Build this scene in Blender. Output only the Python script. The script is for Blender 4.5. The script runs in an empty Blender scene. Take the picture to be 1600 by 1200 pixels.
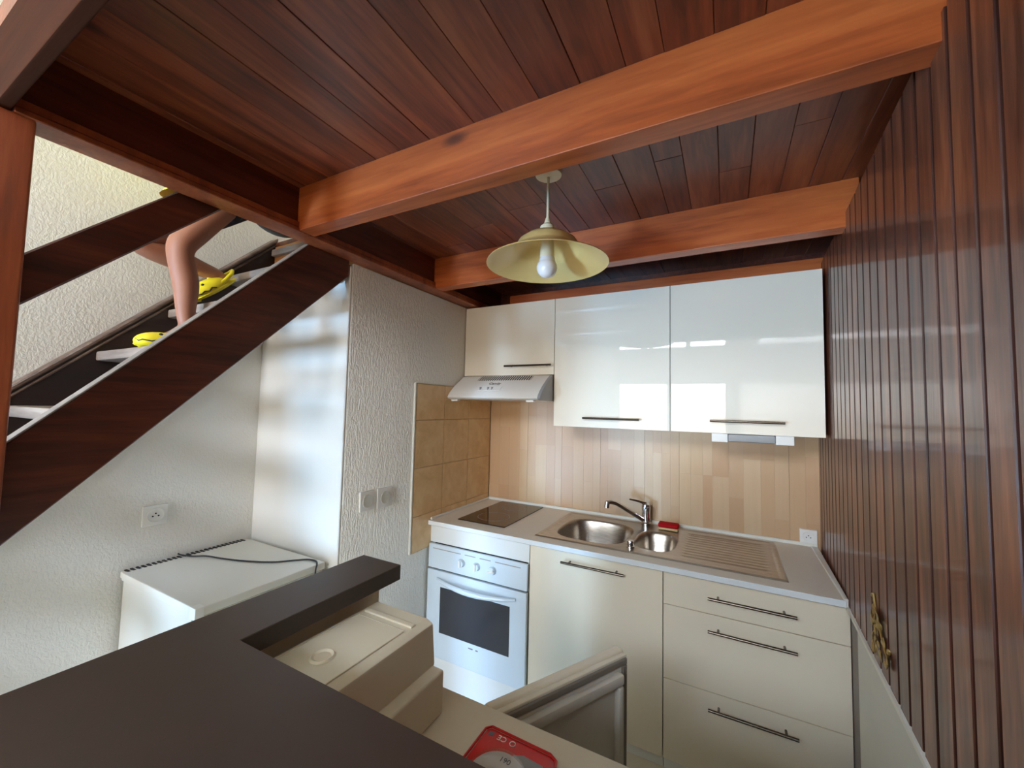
import bpy, bmesh, math, random
from mathutils import Vector, Matrix, noise as mnoise
random.seed(7)
S = bpy.context.scene
COL = S.collection
PI = math.pi

# ------------------------------------------------------------------ camera
cam_d = bpy.data.cameras.new('camera')
cam = bpy.data.objects.new('camera', cam_d)
COL.objects.link(cam)
F_PX, PITCH, YAW, ROLL = 629.5, 0.0573, -0.4911, 0.0227
fw = Vector((math.sin(YAW)*math.cos(PITCH), math.cos(YAW)*math.cos(PITCH), math.sin(PITCH)))
r0 = Vector((math.cos(YAW), -math.sin(YAW), 0)); u0 = r0.cross(fw)
rr = math.cos(ROLL)*r0 + math.sin(ROLL)*u0
uu = -math.sin(ROLL)*r0 + math.cos(ROLL)*u0
M = Matrix.Identity(4)
for i in range(3):
    M[i][0] = rr[i]; M[i][1] = uu[i]; M[i][2] = -fw[i]
M[0][3], M[1][3], M[2][3] = -0.5021, -2.3849, 1.5204
cam.matrix_world = M
cam_d.sensor_fit = 'HORIZONTAL'; cam_d.sensor_width = 36.0
cam_d.lens = F_PX/1600*36.0
cam_d.clip_start = 0.02; cam_d.clip_end = 2000
S.camera = cam

# ------------------------------------------------------------------ world, light, exposure
S.view_settings.view_transform = 'Standard'
S.view_settings.look = 'None'
S.view_settings.gamma = 1.0
S.view_settings.use_curve_mapping = False
S.view_settings.exposure = 0.25
S.cycles.use_denoising = True
S.cycles.max_bounces = 10
S.cycles.diffuse_bounces = 6
S.cycles.glossy_bounces = 4
S.cycles.caustics_reflective = False
S.cycles.caustics_refractive = False
S.cycles.sample_clamp_indirect = 8.0

W = bpy.data.worlds.new('sky'); S.world = W; W.use_nodes = True
nt = W.node_tree; bg = nt.nodes['Background']
# clear sky over a sunlit, pale earth-coloured landscape
_tc = nt.nodes.new('ShaderNodeTexCoord'); _sx = nt.nodes.new('ShaderNodeSeparateXYZ'); nt.links.new(_tc.outputs['Generated'], _sx.inputs[0])
_mp = nt.nodes.new('ShaderNodeMapRange'); _mp.inputs['From Min'].default_value = -1; _mp.inputs['From Max'].default_value = 1
nt.links.new(_sx.outputs['Z'], _mp.inputs['Value'])
_rp = nt.nodes.new('ShaderNodeValToRGB'); _e = _rp.color_ramp.elements
_e[0].position, _e[0].color = 0.0, (0.46, 0.38, 0.28, 1)
_e[1].position, _e[1].color = 1.0, (0.30, 0.70, 1.4, 1)
for _p, _c in ((0.488, (0.47, 0.395, 0.30, 1)), (0.497, (0.48, 0.46, 0.42, 1)), (0.503, (0.84, 0.81, 0.76, 1)), (0.55, (0.74, 0.78, 0.82, 1)), (0.65, (0.45, 0.68, 1.0, 1))):
    _x = _e.new(_p); _x.color = _c
nt.links.new(_mp.outputs[0], _rp.inputs[0]); nt.links.new(_rp.outputs[0], bg.inputs[0])
bg.inputs[1].default_value = 20.0
W.cycles.sampling_method = 'AUTOMATIC'

def area(name, loc, rot, sx, sy, power, col, portal=False):
    l = bpy.data.lights.new(name, 'AREA'); l.shape = 'RECTANGLE'; l.size = sx; l.size_y = sy
    l.energy = power; l.color = col
    if portal: l.cycles.is_portal = True
    o = bpy.data.objects.new(name, l); COL.objects.link(o)
    o.location = loc; o.rotation_euler = rot
    return o
WIN = (-2.37, -0.48, 0.06, 2.05, -6.0)      # the french window behind the camera
# daylight portal at the french window, plus two added area lights facing into the room
area('french_window_portal', (-1.425, -6.12, 1.06), (PI/2, 0, 0), 1.88, 1.98, 1, (1, 1, 1), True)
area('added_blue_fill', (-3.15, -6.12, 0.57), (PI/2, 0, 0), 0.72, 0.90, 330, (0.32, 0.62, 1.0))  # added blue fill light; its side window is made up
area('added_warm_fill', (-1.425, -6.12, 3.2), (PI/2, 0, 0), 1.9, 1.1, 118, (1.0, 0.95, 0.89))  # added warm fill light; its clerestory opening is made up

# ------------------------------------------------------------------ materials
def lin(r, g, b):
    f = lambda c: (c/255/12.92) if c/255 <= 0.04045 else ((c/255+0.055)/1.055)**2.4
    return (f(r), f(g), f(b), 1.0)
def mat(name):
    m = bpy.data.materials.new(name); m.use_nodes = True
    return m, m.node_tree, m.node_tree.nodes['Principled BSDF']
def N(t, kind, **kw):
    n = t.nodes.new(kind)
    for k, v in kw.items(): setattr(n, k, v)
    return n
def mathn(t, op, a, b=None):
    n = N(t, 'ShaderNodeMath', operation=op)
    for i, v in enumerate((a, b)):
        if v is None: continue
        if isinstance(v, (int, float)): n.inputs[i].default_value = v
        else: t.links.new(v, n.inputs[i])
    return n.outputs[0]
def ramp(t, fac, stops):
    n = N(t, 'ShaderNodeValToRGB'); e = n.color_ramp.elements
    e[0].position, e[0].color = stops[0]; e[1].position, e[1].color = stops[-1]
    for p, c in stops[1:-1]:
        x = e.new(p); x.color = c
    t.links.new(fac, n.inputs[0]); return n.outputs[0]
def mix(t, fac, a, b, mode='MIX'):
    n = N(t, 'ShaderNodeMix', data_type='RGBA', blend_type=mode)
    for sock, v in ((n.inputs[0], fac), (n.inputs[6], a), (n.inputs[7], b)):
        if isinstance(v, (int, float)): sock.default_value = v
        elif isinstance(v, tuple): sock.default_value = v
        else: t.links.new(v, sock)
    return n.outputs[2]
def coords(t, scale, rnd=True, rot=(0,0,0)):
    tc = N(t, 'ShaderNodeTexCoord'); v = tc.outputs['Object']
    if rnd:
        oi = N(t, 'ShaderNodeObjectInfo')
        c = N(t, 'ShaderNodeVectorMath', operation='SCALE'); c.inputs[0].default_value = (13.7, 31.1, 7.9)
        t.links.new(oi.outputs['Random'], c.inputs['Scale'])
        a = N(t, 'ShaderNodeVectorMath', operation='ADD')
        t.links.new(v, a.inputs[0]); t.links.new(c.outputs[0], a.inputs[1]); v = a.outputs[0]
    mp = N(t, 'ShaderNodeMapping'); mp.inputs['Scale'].default_value = scale; mp.inputs['Rotation'].default_value = rot
    t.links.new(v, mp.inputs[0]); return mp.outputs[0]
def noise(t, vec, scale, detail=4, rough=0.55, dist=0.0):
    n = N(t, 'ShaderNodeTexNoise'); n.inputs['Scale'].default_value = scale
    n.inputs['Detail'].default_value = detail; n.inputs['Roughness'].default_value = rough
    n.inputs['Distortion'].default_value = dist
    t.links.new(vec, n.inputs['Vector']); return n.outputs['Fac']
def bump(t, b, h, strength, dist):
    n = N(t, 'ShaderNodeBump'); n.inputs['Strength'].default_value = strength; n.inputs['Distance'].default_value = dist
    t.links.new(h, n.inputs['Height']); t.links.new(n.outputs[0], b.inputs['Normal'])

def wood(name, dark, mid, light, axis='y', rough=0.45, coat=0.0, coat_rough=0.1, vary=0.25, knots=True, fine=1.0, bmp=0.25):
    m, t, b = mat(name)
    st = {'x': (0.09, 1, 1), 'y': (1, 0.09, 1), 'z': (1, 1, 0.09)}[axis]
    v = coords(t, st)
    big = noise(t, v, 7, 4, 0.6, 1.2)
    gr = noise(t, v, 55*fine, 3, 0.6, 0.4)
    g = mathn(t, 'ADD', mathn(t, 'MULTIPLY', big, 0.62), mathn(t, 'MULTIPLY', gr, 0.38))
    c = ramp(t, g, [(0.36, dark), (0.5, mid), (0.64, light)])
    if knots:
        kst = {'x': (0.42, 1, 1), 'y': (1, 0.42, 1), 'z': (1, 1, 0.42)}[axis]
        kv = coords(t, kst)
        vo = N(t, 'ShaderNodeTexVoronoi'); vo.inputs['Scale'].default_value = 4.2; vo.inputs['Randomness'].default_value = 1.0
        t.links.new(kv, vo.inputs['Vector'])
        kf = ramp(t, vo.outputs['Distance'], [(0.0, (1,1,1,1)), (0.045, (0.85,0.85,0.85,1)), (0.10, (0,0,0,1))])
        c = mix(t, kf, c, (dark[0]*0.35, dark[1]*0.35, dark[2]*0.35, 1))
    oi = N(t, 'ShaderNodeObjectInfo')
    hs = N(t, 'ShaderNodeHueSaturation')
    val = mathn(t, 'ADD', mathn(t, 'MULTIPLY', oi.outputs['Random'], 2*vary), 1-vary)
    t.links.new(val, hs.inputs['Value']); t.links.new(c, hs.inputs['Color'])
    t.links.new(hs.outputs[0], b.inputs['Base Color'])
    b.inputs['Roughness'].default_value = rough
    b.inputs['Coat Weight'].default_value = coat; b.inputs['Coat Roughness'].default_value = coat_rough
    if bmp: bump(t, b, gr, bmp, 0.002)
    return m
def plain(name, col, rough=0.5, metal=0.0, coat=0.0, spec=0.5, mottle=0.06, mscale=6.0, bmp=0.0, bscale=200.0, coat_rough=0.03):
    m, t, b = mat(name)
    v = coords(t, (1,1,1), rnd=False)
    n = noise(t, v, mscale, 4, 0.6)
    f = mathn(t, 'ADD', mathn(t, 'MULTIPLY', n, 2*mottle), 1-mottle)
    hs = N(t, 'ShaderNodeHueSaturation'); hs.inputs['Color'].default_value = col
    t.links.new(f, hs.inputs['Value']); t.links.new(hs.outputs[0], b.inputs['Base Color'])
    b.inputs['Roughness'].default_value = rough; b.inputs['Metallic'].default_value = metal
    b.inputs['Coat Weight'].default_value = coat; b.inputs['Coat Roughness'].default_value = coat_rough
    b.inputs['Specular IOR Level'].default_value = spec
    if bmp: bump(t, b, noise(t, v, bscale, 3, 0.6), bmp, 0.001)
    return m
def plaster(name, col, sc, scale, strength, dist, mott=0.03):
    m, t, b = mat(name)
    v = coords(t, sc, rnd=False)
    n1 = noise(t, v, scale, 3, 0.5, 0.6)
    n2 = noise(t, v, scale*2.6, 2, 0.5)
    h = mathn(t, 'ADD', ramp(t, n1, [(0.38, (0,0,0,1)), (0.62, (1,1,1,1))]), mathn(t, 'MULTIPLY', n2, 0.35))
    bump(t, b, h, strength, dist)
    bigc = noise(t, coords(t, (1,1,1), rnd=False), 2.2, 3)
    f = mathn(t, 'ADD', mathn(t, 'MULTIPLY', bigc, 2*mott), 1-mott)
    hs = N(t, 'ShaderNodeHueSaturation'); hs.inputs['Color'].default_value = col
    t.links.new(f, hs.inputs['Value']); t.links.new(hs.outputs[0], b.inputs['Base Color'])
    b.inputs['Roughness'].default_value = 0.75
    return m

MT = {}
MT['ceil'] = wood('ceiling_plank_wood', lin(80,34,18), lin(120,56,30), lin(146,78,44), 'y', 0.42, 0.25, 0.25, 0.22)
MT['beam'] = wood('beam_wood', lin(140,64,27), lin(178,86,38), lin(196,102,48), 'x', 0.42, 0.3, 0.25, 0.08)
MT['edge'] = wood('edge_beam_wood', lin(52,24,11), lin(60,29,14), lin(68,34,18), 'x', 0.9, 0.0, 0.3, 0.04)
MT['edge'].node_tree.nodes['Principled BSDF'].inputs['Specular IOR Level'].default_value = 0.08
MT['header'] = wood('header_wood', lin(64,28,18), lin(98,44,28), lin(120,58,36), 'y', 0.4, 0.3, 0.2, 0.1, False)
MT['post'] = wood('post_wood', lin(112,52,26), lin(142,68,34), lin(160,84,46), 'z', 0.45, 0.3, 0.25, 0.05, False)
MT['board'] = wood('wall_board_wood', lin(58,28,16), lin(104,56,35), lin(142,84,54), 'z', 0.45, 0.5, 0.10, 0.22, True, 1.0, 0.25)
MT['board'].node_tree.nodes['Principled BSDF'].inputs['Specular IOR Level'].default_value = 0.3
MT['groove'] = wood('groove_wood', lin(44,18,10), lin(60,26,15), lin(74,34,20), 'z', 0.4, 0.3, 0.2, 0.05, False)
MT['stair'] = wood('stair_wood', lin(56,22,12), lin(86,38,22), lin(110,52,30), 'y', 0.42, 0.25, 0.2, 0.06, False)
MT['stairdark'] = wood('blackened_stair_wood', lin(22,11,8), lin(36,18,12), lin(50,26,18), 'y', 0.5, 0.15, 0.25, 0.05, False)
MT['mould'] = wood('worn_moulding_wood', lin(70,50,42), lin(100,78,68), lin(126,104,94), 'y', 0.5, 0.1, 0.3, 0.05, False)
MT['stairtop'] = wood('lit_stair_wood', lin(120,104,96), lin(150,134,124), lin(170,152,140), 'y', 0.5, 0.0, 0.2, 0.05, False)  # paler stair wood: light from above put into the colour
MT['tread'] = wood('tread_wood', lin(104,88,78), lin(140,122,110), lin(165,148,134), 'x', 0.45, 0.2, 0.2, 0.05, False)
MT['orange'] = wood('landing_wood', lin(150,90,40), lin(190,124,60), lin(206,146,80), 'x', 0.45, 0.2, 0.2, 0.05, False)
MT['bar'] = plain('dark_laminate', lin(60,46,39), 0.42, 0, 0, 0.5, 0.10, 14, 0.12, 350)
MT['wallx'] = plaster('vertical_roughcast', lin(240,238,230), (1, 1, 0.34), 125, 0.6, 0.005)
MT['walll'] = plaster('roughcast', lin(230,227,219), (1, 1, 0.7), 105, 0.29, 0.003)
MT['smooth'] = plain('smooth_white_paint', lin(226,222,214), 0.5, 0, 0, 0.5, 0.015, 3)
MT['paint'] = plain('white_paint', lin(226,220,206), 0.7, 0, 0, 0.4, 0.02, 2)
MT['floor'] = plain('floor_tile', lin(200,192,178), 0.12, 0, 0, 0.5, 0.06, 5)
MT['gloss'] = plain('gloss_white_lacquer', lin(240,231,213), 0.5, 0, 1.0, 0.1, 0.0, 3, coat_rough=0.02)
MT['front'] = plain('cream_front_lacquer', lin(232,218,193), 0.25, 0, 0.9, 0.5, 0.0, 3, coat_rough=0.03)
MT['frontwhitelit'] = plain('white_bluelit_front_lacquer', lin(224,228,228), 0.25, 0, 0.9, 0.5, 0.0, 3, coat_rough=0.03)  # front lacquer with blue daylight put into its colour; also white worktop edge
MT['carcass'] = plain('white_melamine', lin(224,220,208), 0.4)
MT['enamel'] = plain('white_enamel', lin(206,220,230), 0.22, 0, 0.5, 0.5, 0.0)  # white enamel with the oven's blue daylight mixed into the colour
MT['fridge'] = plain('white_appliance_steel', lin(222,219,209), 0.35, 0, 0.2, 0.5, 0.02)
MT['plastic'] = plain('cream_plastic', lin(218,206,182), 0.3, 0, 0.3, 0.5, 0.01, 3, coat_rough=0.12)
MT['liner'] = plain('grey_fridge_liner', lin(206,198,184), 0.35, 0, 0.2)
MT['gasket'] = plain('grey_gasket', lin(128,118,106), 0.6)
MT['work'] = plain('pale_speckled_worktop', lin(220,212,197), 0.42, 0, 0, 0.5, 0.04, 60)
MT['whiteplastic'] = plain('white_plastic', lin(232,230,224), 0.35, 0, 0.1, 0.5, 0.0)
MT['greyplastic'] = plain('grey_plastic', lin(150,150,150), 0.35)
MT['dark'] = plain('dark_slot', lin(26,24,24), 0.7)
MT['glass'] = plain('black_ceramic_glass', lin(30,20,16), 0.06, 0, 0.3, 0.5, 0.0)
MT['ovenglass'] = plain('smoked_oven_glass', lin(52,54,60), 0.08, 0, 0.5, 0.5, 0.0)
MT['chrome'] = plain('chrome', lin(205,205,210), 0.08, 1.0, 0, 0.5, 0.0)
MT['steelbar'] = plain('brushed_handle_steel', lin(96,86,75), 0.25, 1.0, 0, 0.5, 0.05, 40)
MT['lampshade'] = plain('cream_enamel_shade', lin(240,208,136), 0.35, 0, 0.3, 0.5, 0.05, 8, coat_rough=0.1)
MT['lampwhite'] = plain('cream_plastic_fitting', lin(226,214,182), 0.4)
MT['bulb'] = plain('opal_bulb_glass', lin(228,226,228), 0.2, 0, 0.4, 0.5, 0.0)
MT['grout'] = plain('beige_grout', lin(196,170,128), 0.8)
MT['trimw'] = plain('white_trim', lin(224,222,212), 0.5)
MT['panelw'] = plain('grey_white_panel', lin(206,204,192), 0.45, 0, 0.1)
MT['cable'] = plain('black_cable', lin(36,36,42), 0.45)
MT['red'] = plain('red_card', lin(206,22,26), 0.3, 0, 0.5, 0.5, 0.03, 10)
MT['blue'] = plain('grey_blue_print', lin(120,112,128), 0.4)
MT['disc'] = plain('white_disc_plastic', lin(206,200,196), 0.35)
MT['redsponge'] = plain('red_scouring_fibre', lin(176,16,24), 0.9, 0, 0, 0.2, 0.15, 80, 0.8, 400)
MT['sponge'] = plain('cream_sponge_foam', lin(226,190,140), 0.9, 0, 0, 0.2, 0.1, 120, 0.5, 300)
MT['brass'] = plain('aged_brass', lin(176,150,96), 0.35, 0.9, 0, 0.5, 0.25, 60)
MT['skin'] = plain('skin', lin(156,102,77), 0.5, 0, 0, 0.4, 0.05, 12)
MT['yellow'] = plain('yellow_foam_rubber', lin(236,214,40), 0.5, 0, 0, 0.4, 0.04, 20)
MT['shirt'] = plain('yellow_cotton', lin(232,220,96), 0.85, 0, 0, 0.2, 0.05, 20)
MT['shorts'] = plain('dark_denim', lin(60,62,74), 0.85, 0, 0, 0.2, 0.1, 40)
MT['hair'] = plain('brown_hair', lin(70,48,34), 0.6, 0, 0, 0.3, 0.2, 60)
MT['bag'] = plain('grey_canvas', lin(98,94,86), 0.8, 0, 0, 0.2, 0.08, 60)
MT['eye'] = plain('eye_white', lin(235,232,228), 0.3)
MT['lip'] = plain('lip', lin(180,96,90), 0.5)
MT['terrain'] = plain('pale_ground', lin(196,176,150), 0.9, 0, 0, 0.2, 0.2, 0.05)
MT['hill'] = plain('wooded_hill', lin(88,98,80), 0.9, 0, 0, 0.2, 0.3, 0.1)
MT['white_ink'] = plain('white_ink', lin(238,226,220), 0.5)
MT['dark_ink'] = plain('dark_ink', lin(70,70,76), 0.5)

# tile: mottled ochre stoneware
m, t, b = mat('ochre_tile'); v = coords(t, (1,1,1)); n = noise(t, v, 9, 5, 0.65, 0.5)
t.links.new(ramp(t, n, [(0.3, lin(208,168,118)), (0.5, lin(222,184,134)), (0.72, lin(232,202,154))]), b.inputs['Base Color'])
b.inputs['Roughness'].default_value = 0.35; MT['tile'] = m
# backsplash staves
m, t, b = mat('beech_stave'); v = coords(t, (1,1,0.06)); g = noise(t, v, 60, 3, 0.6, 0.5)
oi = N(t, 'ShaderNodeObjectInfo')
base = ramp(t, oi.outputs['Random'], [(0.0, lin(196,158,120)), (0.25, lin(208,178,138)), (0.5, lin(200,164,128)), (0.75, lin(212,184,148)), (1.0, lin(192,154,116))])
t.links.new(mix(t, mathn(t, 'MULTIPLY', g, 0.35), base, lin(186,142,104)), b.inputs['Base Color'])
b.inputs['Roughness'].default_value = 0.35; MT['stave'] = m
# brushed sink steel
m, t, b = mat('brushed_sink_steel'); v = coords(t, (0.15,1,1), rnd=False); g = noise(t, v, 160, 3)
t.links.new(ramp(t, g, [(0.3, lin(168,158,146)), (0.7, lin(192,184,172))]), b.inputs['Base Color'])
b.inputs['Metallic'].default_value = 1.0; b.inputs['Roughness'].default_value = 0.30; MT['steel'] = m
# window glass that lets daylight through
m, t, b = mat('window_glass'); tr = N(t, 'ShaderNodeBsdfTransparent'); gl = N(t, 'ShaderNodeBsdfGlossy'); gl.inputs['Roughness'].default_value = 0.02
mx = N(t, 'ShaderNodeMixShader'); mx.inputs[0].default_value = 0.07
t.links.new(tr.outputs[0], mx.inputs[1]); t.links.new(gl.outputs[0], mx.inputs[2]); t.links.new(mx.outputs[0], t.nodes['Material Output'].inputs[0]); MT['pane'] = m
m, t, b = mat('clear_blister'); tr = N(t, 'ShaderNodeBsdfTransparent'); tr.inputs[0].default_value = (0.92,0.9,0.88,1); gl = N(t, 'ShaderNodeBsdfGlossy'); gl.inputs['Roughness'].default_value = 0.08
mx = N(t, 'ShaderNodeMixShader'); mx.inputs[0].default_value = 0.12
t.links.new(tr.outputs[0], mx.inputs[1]); t.links.new(gl.outputs[0], mx.inputs[2]); t.links.new(mx.outputs[0], t.nodes['Material Output'].inputs[0]); MT['blister'] = m

# ------------------------------------------------------------------ mesh helpers
WL = {}          # world location of every object's origin (no object is rotated)
class MB:
    def __init__(s): s.bm = bmesh.new()
    def _place(s, tmp, M4=None):
        if M4 is not None: tmp.transform(M4)
        me = bpy.data.meshes.new('t'); tmp.to_mesh(me); tmp.free(); s.bm.from_mesh(me); bpy.data.meshes.remove(me)
        return s
    def box(s, x0, x1, y0, y1, z0, z1, bev=0.0, seg=1, M4=None):
        t = bmesh.new(); bmesh.ops.create_cube(t, size=1)
        for v in t.verts: v.co = Vector(((x0+x1)/2+v.co.x*(x1-x0), (y0+y1)/2+v.co.y*(y1-y0), (z0+z1)/2+v.co.z*(z1-z0)))
        if bev: bmesh.ops.bevel(t, geom=t.edges[:], offset=bev, segments=seg, profile=0.5, affect='EDGES')
        return s._place(t, M4)
    def prism(s, pts, a0, a1, axis='x', bev=0.0, seg=1, M4=None):
        """polygon in the two other axes extruded along axis"""
        t = bmesh.new()
        def mk(p, a): return {'x': (a, p[0], p[1]), 'y': (p[0], a, p[1]), 'z': (p[0], p[1], a)}[axis]
        A = [t.verts.new(mk(p, a0)) for p in pts]; B = [t.verts.new(mk(p, a1)) for p in pts]
        t.faces.new(A); t.faces.new(B[::-1]); n = len(pts)
        for i in range(n): t.faces.new((A[i], B[i], B[(i+1)%n], A[(i+1)%n]))
        bmesh.ops.recalc_face_normals(t, faces=t.faces[:])
        if bev: bmesh.ops.bevel(t, geom=t.edges[:], offset=bev, segments=seg, profile=0.5, affect='EDGES')
        return s._place(t, M4)
    def lathe(s, prof, c=(0,0,0), n=32, M4=None, cap=True):
        """prof: (radius, z) bottom to top, about the z axis through c"""
        t = bmesh.new(); rings = []
        for r, z in prof:
            if r < 1e-6: rings.append([t.verts.new((c[0], c[1], c[2]+z))])
            else: rings.append([t.verts.new((c[0]+r*math.cos(2*PI*k/n), c[1]+r*math.sin(2*PI*k/n), c[2]+z)) for k in range(n)])
        for a, b2 in zip(rings, rings[1:]):
            for k in range(n):
                k2 = (k+1) % n
                if len(a) == 1 and len(b2) == 1: continue
                if len(a) == 1: t.faces.new((a[0], b2[k2], b2[k]))
                elif len(b2) == 1: t.faces.new((a[k], a[k2], b2[0]))
                else: t.faces.new((a[k], a[k2], b2[k2], b2[k]))
        if cap:
            if len(rings[0]) > 1: t.faces.new(rings[0][::-1])
            if len(rings[-1]) > 1: t.faces.new(rings[-1])
        bmesh.ops.recalc_face_normals(t, faces=t.faces[:])
        return s._place(t, M4)
    def cyl(s, p0, p1, r, n=16, r1=None):
        p0, p1 = Vector(p0), Vector(p1); d = p1-p0; L = d.length
        q = d.to_track_quat('Z', 'Y').to_matrix().to_4x4(); q.translation = p0
        return s.lathe([(r, 0), (r if r1 is None else r1, L)], n=n, M4=q)
    def tube(s, pts, r, n=10, radii=None):
        pts = [Vector(p) for p in pts]; t = bmesh.new(); rings = []; up = Vector((0.13, 0.21, 0.97)).normalized()
        for i, p in enumerate(pts):
            d = (pts[min(i+1, len(pts)-1)]-pts[max(i-1, 0)]).normalized()
            x = d.cross(up)
            if x.length < 0.1: x = d.cross(Vector((1,0,0)))
            x.normalize(); y = x.cross(d); rad = radii[i] if radii else r
            rings.append([t.verts.new(p+x*rad*math.cos(2*PI*k/n)+y*rad*math.sin(2*PI*k/n)) for k in range(n)])
        for a, b2 in zip(rings, rings[1:]):
            for k in range(n): t.faces.new((a[k], a[(k+1)%n], b2[(k+1)%n], b2[k]))
        t.faces.new(rings[0][::-1]); t.faces.new(rings[-1])
        bmesh.ops.recalc_face_normals(t, faces=t.faces[:])
        return s._place(t)
    def ell(s, c, r, M4=None, nu=20, nv=12, fn=None):
        t = bmesh.new(); bmesh.ops.create_uvsphere(t, u_segments=nu, v_segments=nv, radius=1)
        for v in t.verts:
            p = v.co.copy()
            if fn: p = fn(p)
            v.co = Vector((c[0]+p.x*r[0], c[1]+p.y*r[1], c[2]+p.z*r[2]))
        return s._place(t, M4)
    def raw(s, verts, faces):
        t = bmesh.new(); V = [t.verts.new(v) for v in verts]
        for f in faces: t.faces.new([V[i] for i in f])
        bmesh.ops.recalc_face_normals(t, faces=t.faces[:])
        return s._place(t)
    def mesh(s, name, material, off=(0,0,0), smooth=30):
        for v in s.bm.verts: v.co -= Vector(off)
        me = bpy.data.meshes.new(name); s.bm.to_mesh(me); s.bm.free()
        if smooth:
            for p in me.polygons: p.use_smooth = True
            me.set_sharp_from_angle(angle=math.radians(smooth))
        for mm in (material if isinstance(material, (list, tuple)) else [material]): me.materials.append(mm)
        return me
def link(name, me, loc=(0,0,0), parent=None):
    """loc is in world space; parent never rotated"""
    o = bpy.data.objects.new(name, me); COL.objects.link(o)
    if parent is not None:
        o.parent = parent; o.location = Vector(loc)-WL[parent.name]
    else: o.location = loc
    WL[o.name] = Vector(loc); return o
def wn(o, smooth):
    if smooth:
        md = o.modifiers.new('weighted_normals', 'WEIGHTED_NORMAL'); md.keep_sharp = True; md.weight = 100
def part(name, mb, material, parent, smooth=30, label=None):
    o = link(name, mb.mesh(name, material, WL[parent.name], smooth), WL[parent.name], parent); wn(o, smooth)
    if label: o['label'] = label
    return o
def top(name, mb, material, label, cat, origin=(0,0,0), group=None, smooth=30):
    o = link(name, mb.mesh(name, material, origin, smooth), origin); wn(o, smooth); tag(o, label, cat, group); return o
def thing(name, loc, label, cat, group=None):
    o = link(name, None, loc); o.empty_display_size = 0.1; tag(o, label, cat, group); return o
def tag(o, label, cat, group=None):
    o['label'] = label; o['category'] = cat
    if group: o['group'] = group
def struct(name, mb, material, smooth=30, label=None):
    o = link(name, mb.mesh(name, material, (0,0,0), smooth)); o['kind'] = 'structure'
    if label: o['label'] = label
    return o
def copy_at(o, loc, parent, name=None):
    """a copy of a mesh piece (shared mesh data) placed at world loc under parent"""
    c = o.copy(); COL.objects.link(c); c.parent = parent; c.location = Vector(loc)-WL[parent.name]; WL[c.name] = Vector(loc); return c
def text_mesh(txt, size, material, name, M4, parent, extrude=0.0006):
    cu = bpy.data.curves.new(name, 'FONT'); cu.body = txt; cu.size = size; cu.extrude = extrude; cu.align_x = 'CENTER'; cu.align_y = 'CENTER'
    to = bpy.data.objects.new(name, cu); COL.objects.link(to)
    me = bpy.data.meshes.new_from_object(to.evaluated_get(bpy.context.evaluated_depsgraph_get()))
    bpy.data.objects.remove(to); bpy.data.curves.remove(cu)
    me.transform(Matrix.Translation(-WL[parent.name]) @ M4); me.materials.clear(); me.materials.append(material)
    return link(name, me, WL[parent.name], parent)

def smooth_path(pts, n=6):
    pts = [Vector(p) for p in pts]; out = []
    for i in range(len(pts)-1):
        p0, p1, p2, p3 = pts[max(i-1,0)], pts[i], pts[i+1], pts[min(i+2, len(pts)-1)]
        for k in range(n):
            s = k/n
            out.append(0.5*((2*p1)+(p2-p0)*s+(2*p0-5*p1+4*p2-p3)*s*s+(3*p1-p0-3*p2+p3)*s**3))
    return out+[pts[-1]]
# ------------------------------------------------------------------ room shell
def wx(y): return -0.115+0.042*y          # face of the boarded wall (it is a little out of square)
XL = -2.57; XS = -1.942; YS = -1.2; ZC = 2.30; YR = -6.0; ZR = 4.5
struct('floor', MB().box(-4.45, 0.4, YR-0.1, 0.1, -0.12, 0.0), MT['floor'])
struct('wall_back', MB().box(XL-0.15, 0.3, 0.0, 0.15, 0, ZR), MT['paint'])
struct('trim_9', MB().box(XS, 0.05, -0.012, 0.0, 2.0, 2.325), MT['header'], label='dark wood board on the wall above the cabinets')
struct('wall_left', MB().box(XL-0.15, XL, -2.45, 0.0, 0, ZR), MT['walll'])
struct('wall_side', MB().box(-4.3, XL-0.151, -2.45, -2.30, 0, ZR), MT['paint'])
struct('wall_outer', MB().box(-4.45, -4.3, YR, -2.30, 0, ZR), MT['paint'])
# closet block under the stairs: roughcast side, smooth front
ws = struct('wall_partition', MB().box(XL, XS, YS+0.012, 0.0, 0, 2.135, 0.006, 2), MT['wallx'])
part('smooth_front', MB().box(XL, XS-0.004, YS, YS+0.012, 0, 2.12, 0.003, 1), MT['smooth'], ws, label='smooth white painted front')
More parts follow.
